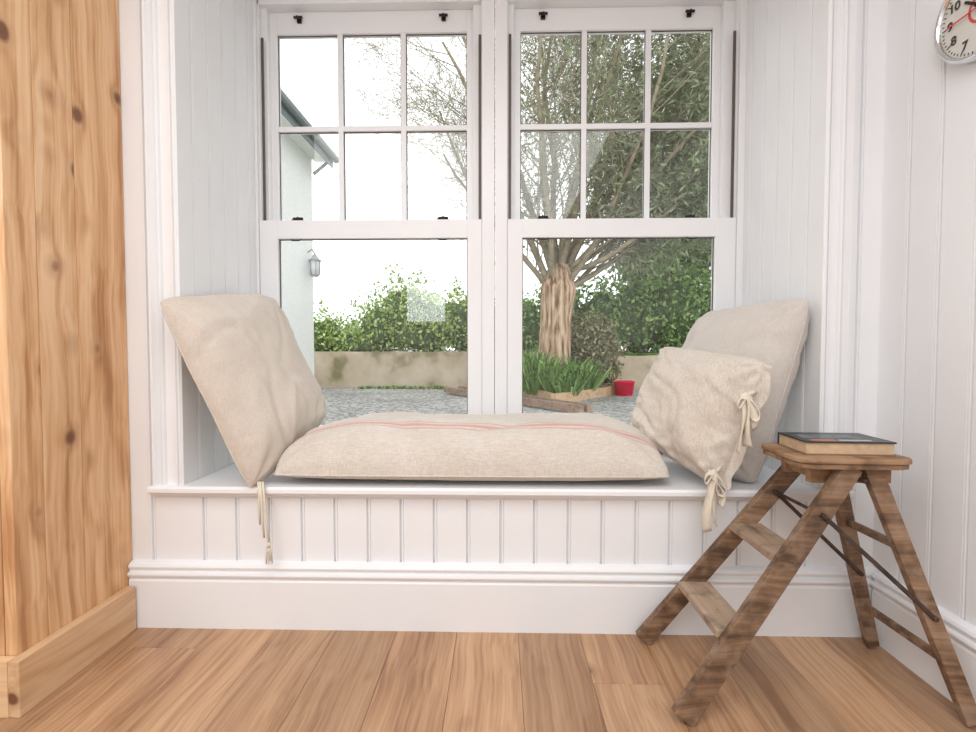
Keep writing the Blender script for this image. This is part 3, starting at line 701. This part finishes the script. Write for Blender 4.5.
tim = wood('garden_timber', [(0.1, (0.60, 0.42, 0.26)), (0.6, (0.50, 0.33, 0.19)), (0.95, (0.32, 0.19, 0.11))], axis='X', across=6, along=1, rings=10, knots=False)
timd = wood('weathered_timber', [(0.1, (0.36, 0.25, 0.19)), (0.6, (0.26, 0.17, 0.12)), (0.95, (0.15, 0.09, 0.06))], axis='X', across=6, along=1, rings=10, knots=False)
m = MB()
A = Vector((0.95, 8.35, GZ+0.09)); B = Vector((2.75, 10.7, GZ+0.09)); C = Vector((0.35, 11.3, GZ+0.09))
m.beam(A, B, 0.19, 0.10, tim, side=(1,-1,0)); m.beam(A, C, 0.19, 0.10, tim, side=(-1,0,0)); m.beam(B, Vector((1.5, 11.9, GZ+0.09)), 0.19, 0.10, tim, side=(1,0,0))
m.raw([A+Vector((0,0,0.03)), B+Vector((0,0,0.03)), Vector((1.5, 11.9, GZ+0.12)), C+Vector((0,0,0.03))], [(0,1,2,3)], soil)
m.done('raised_planter')
def grassclump(mb, c, r, n, h):
    for _ in range(n):
        a = random.random()*6.283; rr = r*math.sqrt(random.random()); p = Vector((c[0]+rr*math.cos(a), c[1]+rr*math.sin(a), c[2]))
        lean = Vector((math.cos(a)*rr/r, math.sin(a)*rr/r, 0))*random.uniform(0.3, 1.0)+Vector((random.gauss(0,.25), random.gauss(0,.25), 0))
        hh = h*random.uniform(0.45, 1.15); w2 = Vector((random.gauss(0,1), random.gauss(0,1), 0)).normalized()*0.017
        q = p+Vector((lean.x*0.4*hh, lean.y*0.4*hh, hh*0.6)); t = p+Vector((lean.x*hh, lean.y*hh, hh*(0.9-0.4*min(1, lean.length))))
        mb.raw([p-w2, p+w2, q+w2, q-w2, t], [(0,1,2,3), (3,2,4)], G5)
m = MB()
for c in ((0.74, 9.4, 1.05), (1.08, 9.2, 0.75), (1.42, 9.4, 0.85), (0.64, 9.9, 1.15), (1.66, 9.6, 0.8), (1.25, 9.0, 0.45)): grassclump(m, (c[0], c[1], GZ+0.1), 0.22, 260, c[2])
m.done('ornamental_grass', fixn=False)
m = MB(); sb = [(2.00, 10.35, 0.95, 0.60, 0.42, 0.66), (1.72, 10.4, 0.6, 0.4, 0.4, 0.5), (2.30, 10.5, 0.5, 0.36, 0.3, 0.42)]
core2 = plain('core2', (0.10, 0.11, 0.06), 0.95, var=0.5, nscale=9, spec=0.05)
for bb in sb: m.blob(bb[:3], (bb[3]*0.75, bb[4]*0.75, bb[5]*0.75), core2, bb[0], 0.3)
m.tube([(2.0, 10.35, GZ+0.05), (2.0, 10.35, 0.4)], 0.05, BARK, 6)
leaves(m, sb, G4, 6000, 0.07, shell=0.7, rough=0.4); m.done('round_shrub', fixn=False)
m = MB()
for k in range(10): grassclump(m, (-3.4+k*0.22+random.random()*0.1, 11.72, GZ), 0.12, 30, 0.10)
m.done('grass_tuft', fixn=False)
m = MB()
for o_ in (0.0, 0.42):
    m.beam((-1.15+o_*0.7, 10.4+o_*0.6, GZ+0.09), (1.20+o_*0.35, 7.0+o_*0.3, GZ+0.09), 0.11, 0.10, timd, side=(1,0,0))
for t in (0.05, 0.35, 0.65, 0.95):
    p = Vector((-1.15, 10.4, GZ+0.09)).lerp(Vector((1.20, 7.0, GZ+0.09)), t); m.beam(p, p+Vector((0.26, 0.2, 0)), 0.05, 0.08, timd, side=(0,1,0))
m.done('timber_frame')
m = MB(); bk = plain('red_plastic', (0.85, 0.03, 0.08), 0.5, spec=0.2)
bx, by = 2.62, 10.1; n = 24; v = []; f = []
pr = [(0.0, 0.0), (0.17, 0.0), (0.21, 0.28), (0.225, 0.28), (0.225, 0.30), (0.205, 0.30), (0.165, 0.02), (0.0, 0.02)]
for r, z in pr: v += [(bx+r*math.cos(2*math.pi*i/n), by+r*math.sin(2*math.pi*i/n), GZ+z) for i in range(n)]
for k in range(len(pr)-1):
    for i in range(n): f.append((k*n+i, k*n+(i+1) % n, (k+1)*n+(i+1) % n, (k+1)*n+i))
m.raw(v, f, bk, True)
m.tube([(bx+0.21*math.cos(t), by-0.02, GZ+0.29+0.05*math.sin(t)) for t in [math.pi*i/12 for i in range(13)]], 0.007, CHROME, 6)
m.done('bucket')

# ---------------------------------------------------------------- light, world, camera
wd = bpy.data.worlds.new('overcast'); scene.world = wd; wd.use_nodes = True
bg = wd.node_tree.nodes['Background']; bg.inputs[0].default_value = (0.97, 0.985, 1.0, 1); bg.inputs[1].default_value = 2.15
def area(name, loc, rotd, sx, sy, p, col=(1,1,1)):
    l = bpy.data.lights.new(name, 'AREA'); l.shape = 'RECTANGLE'; l.size = sx; l.size_y = sy; l.energy = p; l.color = col
    ob = bpy.data.objects.new(name, l); scene.collection.objects.link(ob); ob.location = loc; ob.rotation_euler = [math.radians(a) for a in rotd]
    return ob
area('overhead_fill', (-0.5, -0.7, 2.46), (0, 0, 0), 2.6, 2.4, 75, (0.975, 0.985, 1.0))  # unseen area fill added to brighten the interior, not a ceiling fitting
area('rear_window_light', (-0.95, -2.3, 1.5), (90, 0, 0), 0.5, 0.5, 6, (0.96, 0.98, 1.0))

cam = bpy.data.cameras.new('camera'); co = bpy.data.objects.new('camera', cam); scene.collection.objects.link(co)
cam.sensor_width = 36; cam.lens = 480/976*36; cam.clip_start = 0.01; cam.clip_end = 200
co.location = (0, 0, 0.88); co.rotation_euler = (math.pi/2-0.0333, 0, 0.023)
scene.camera = co
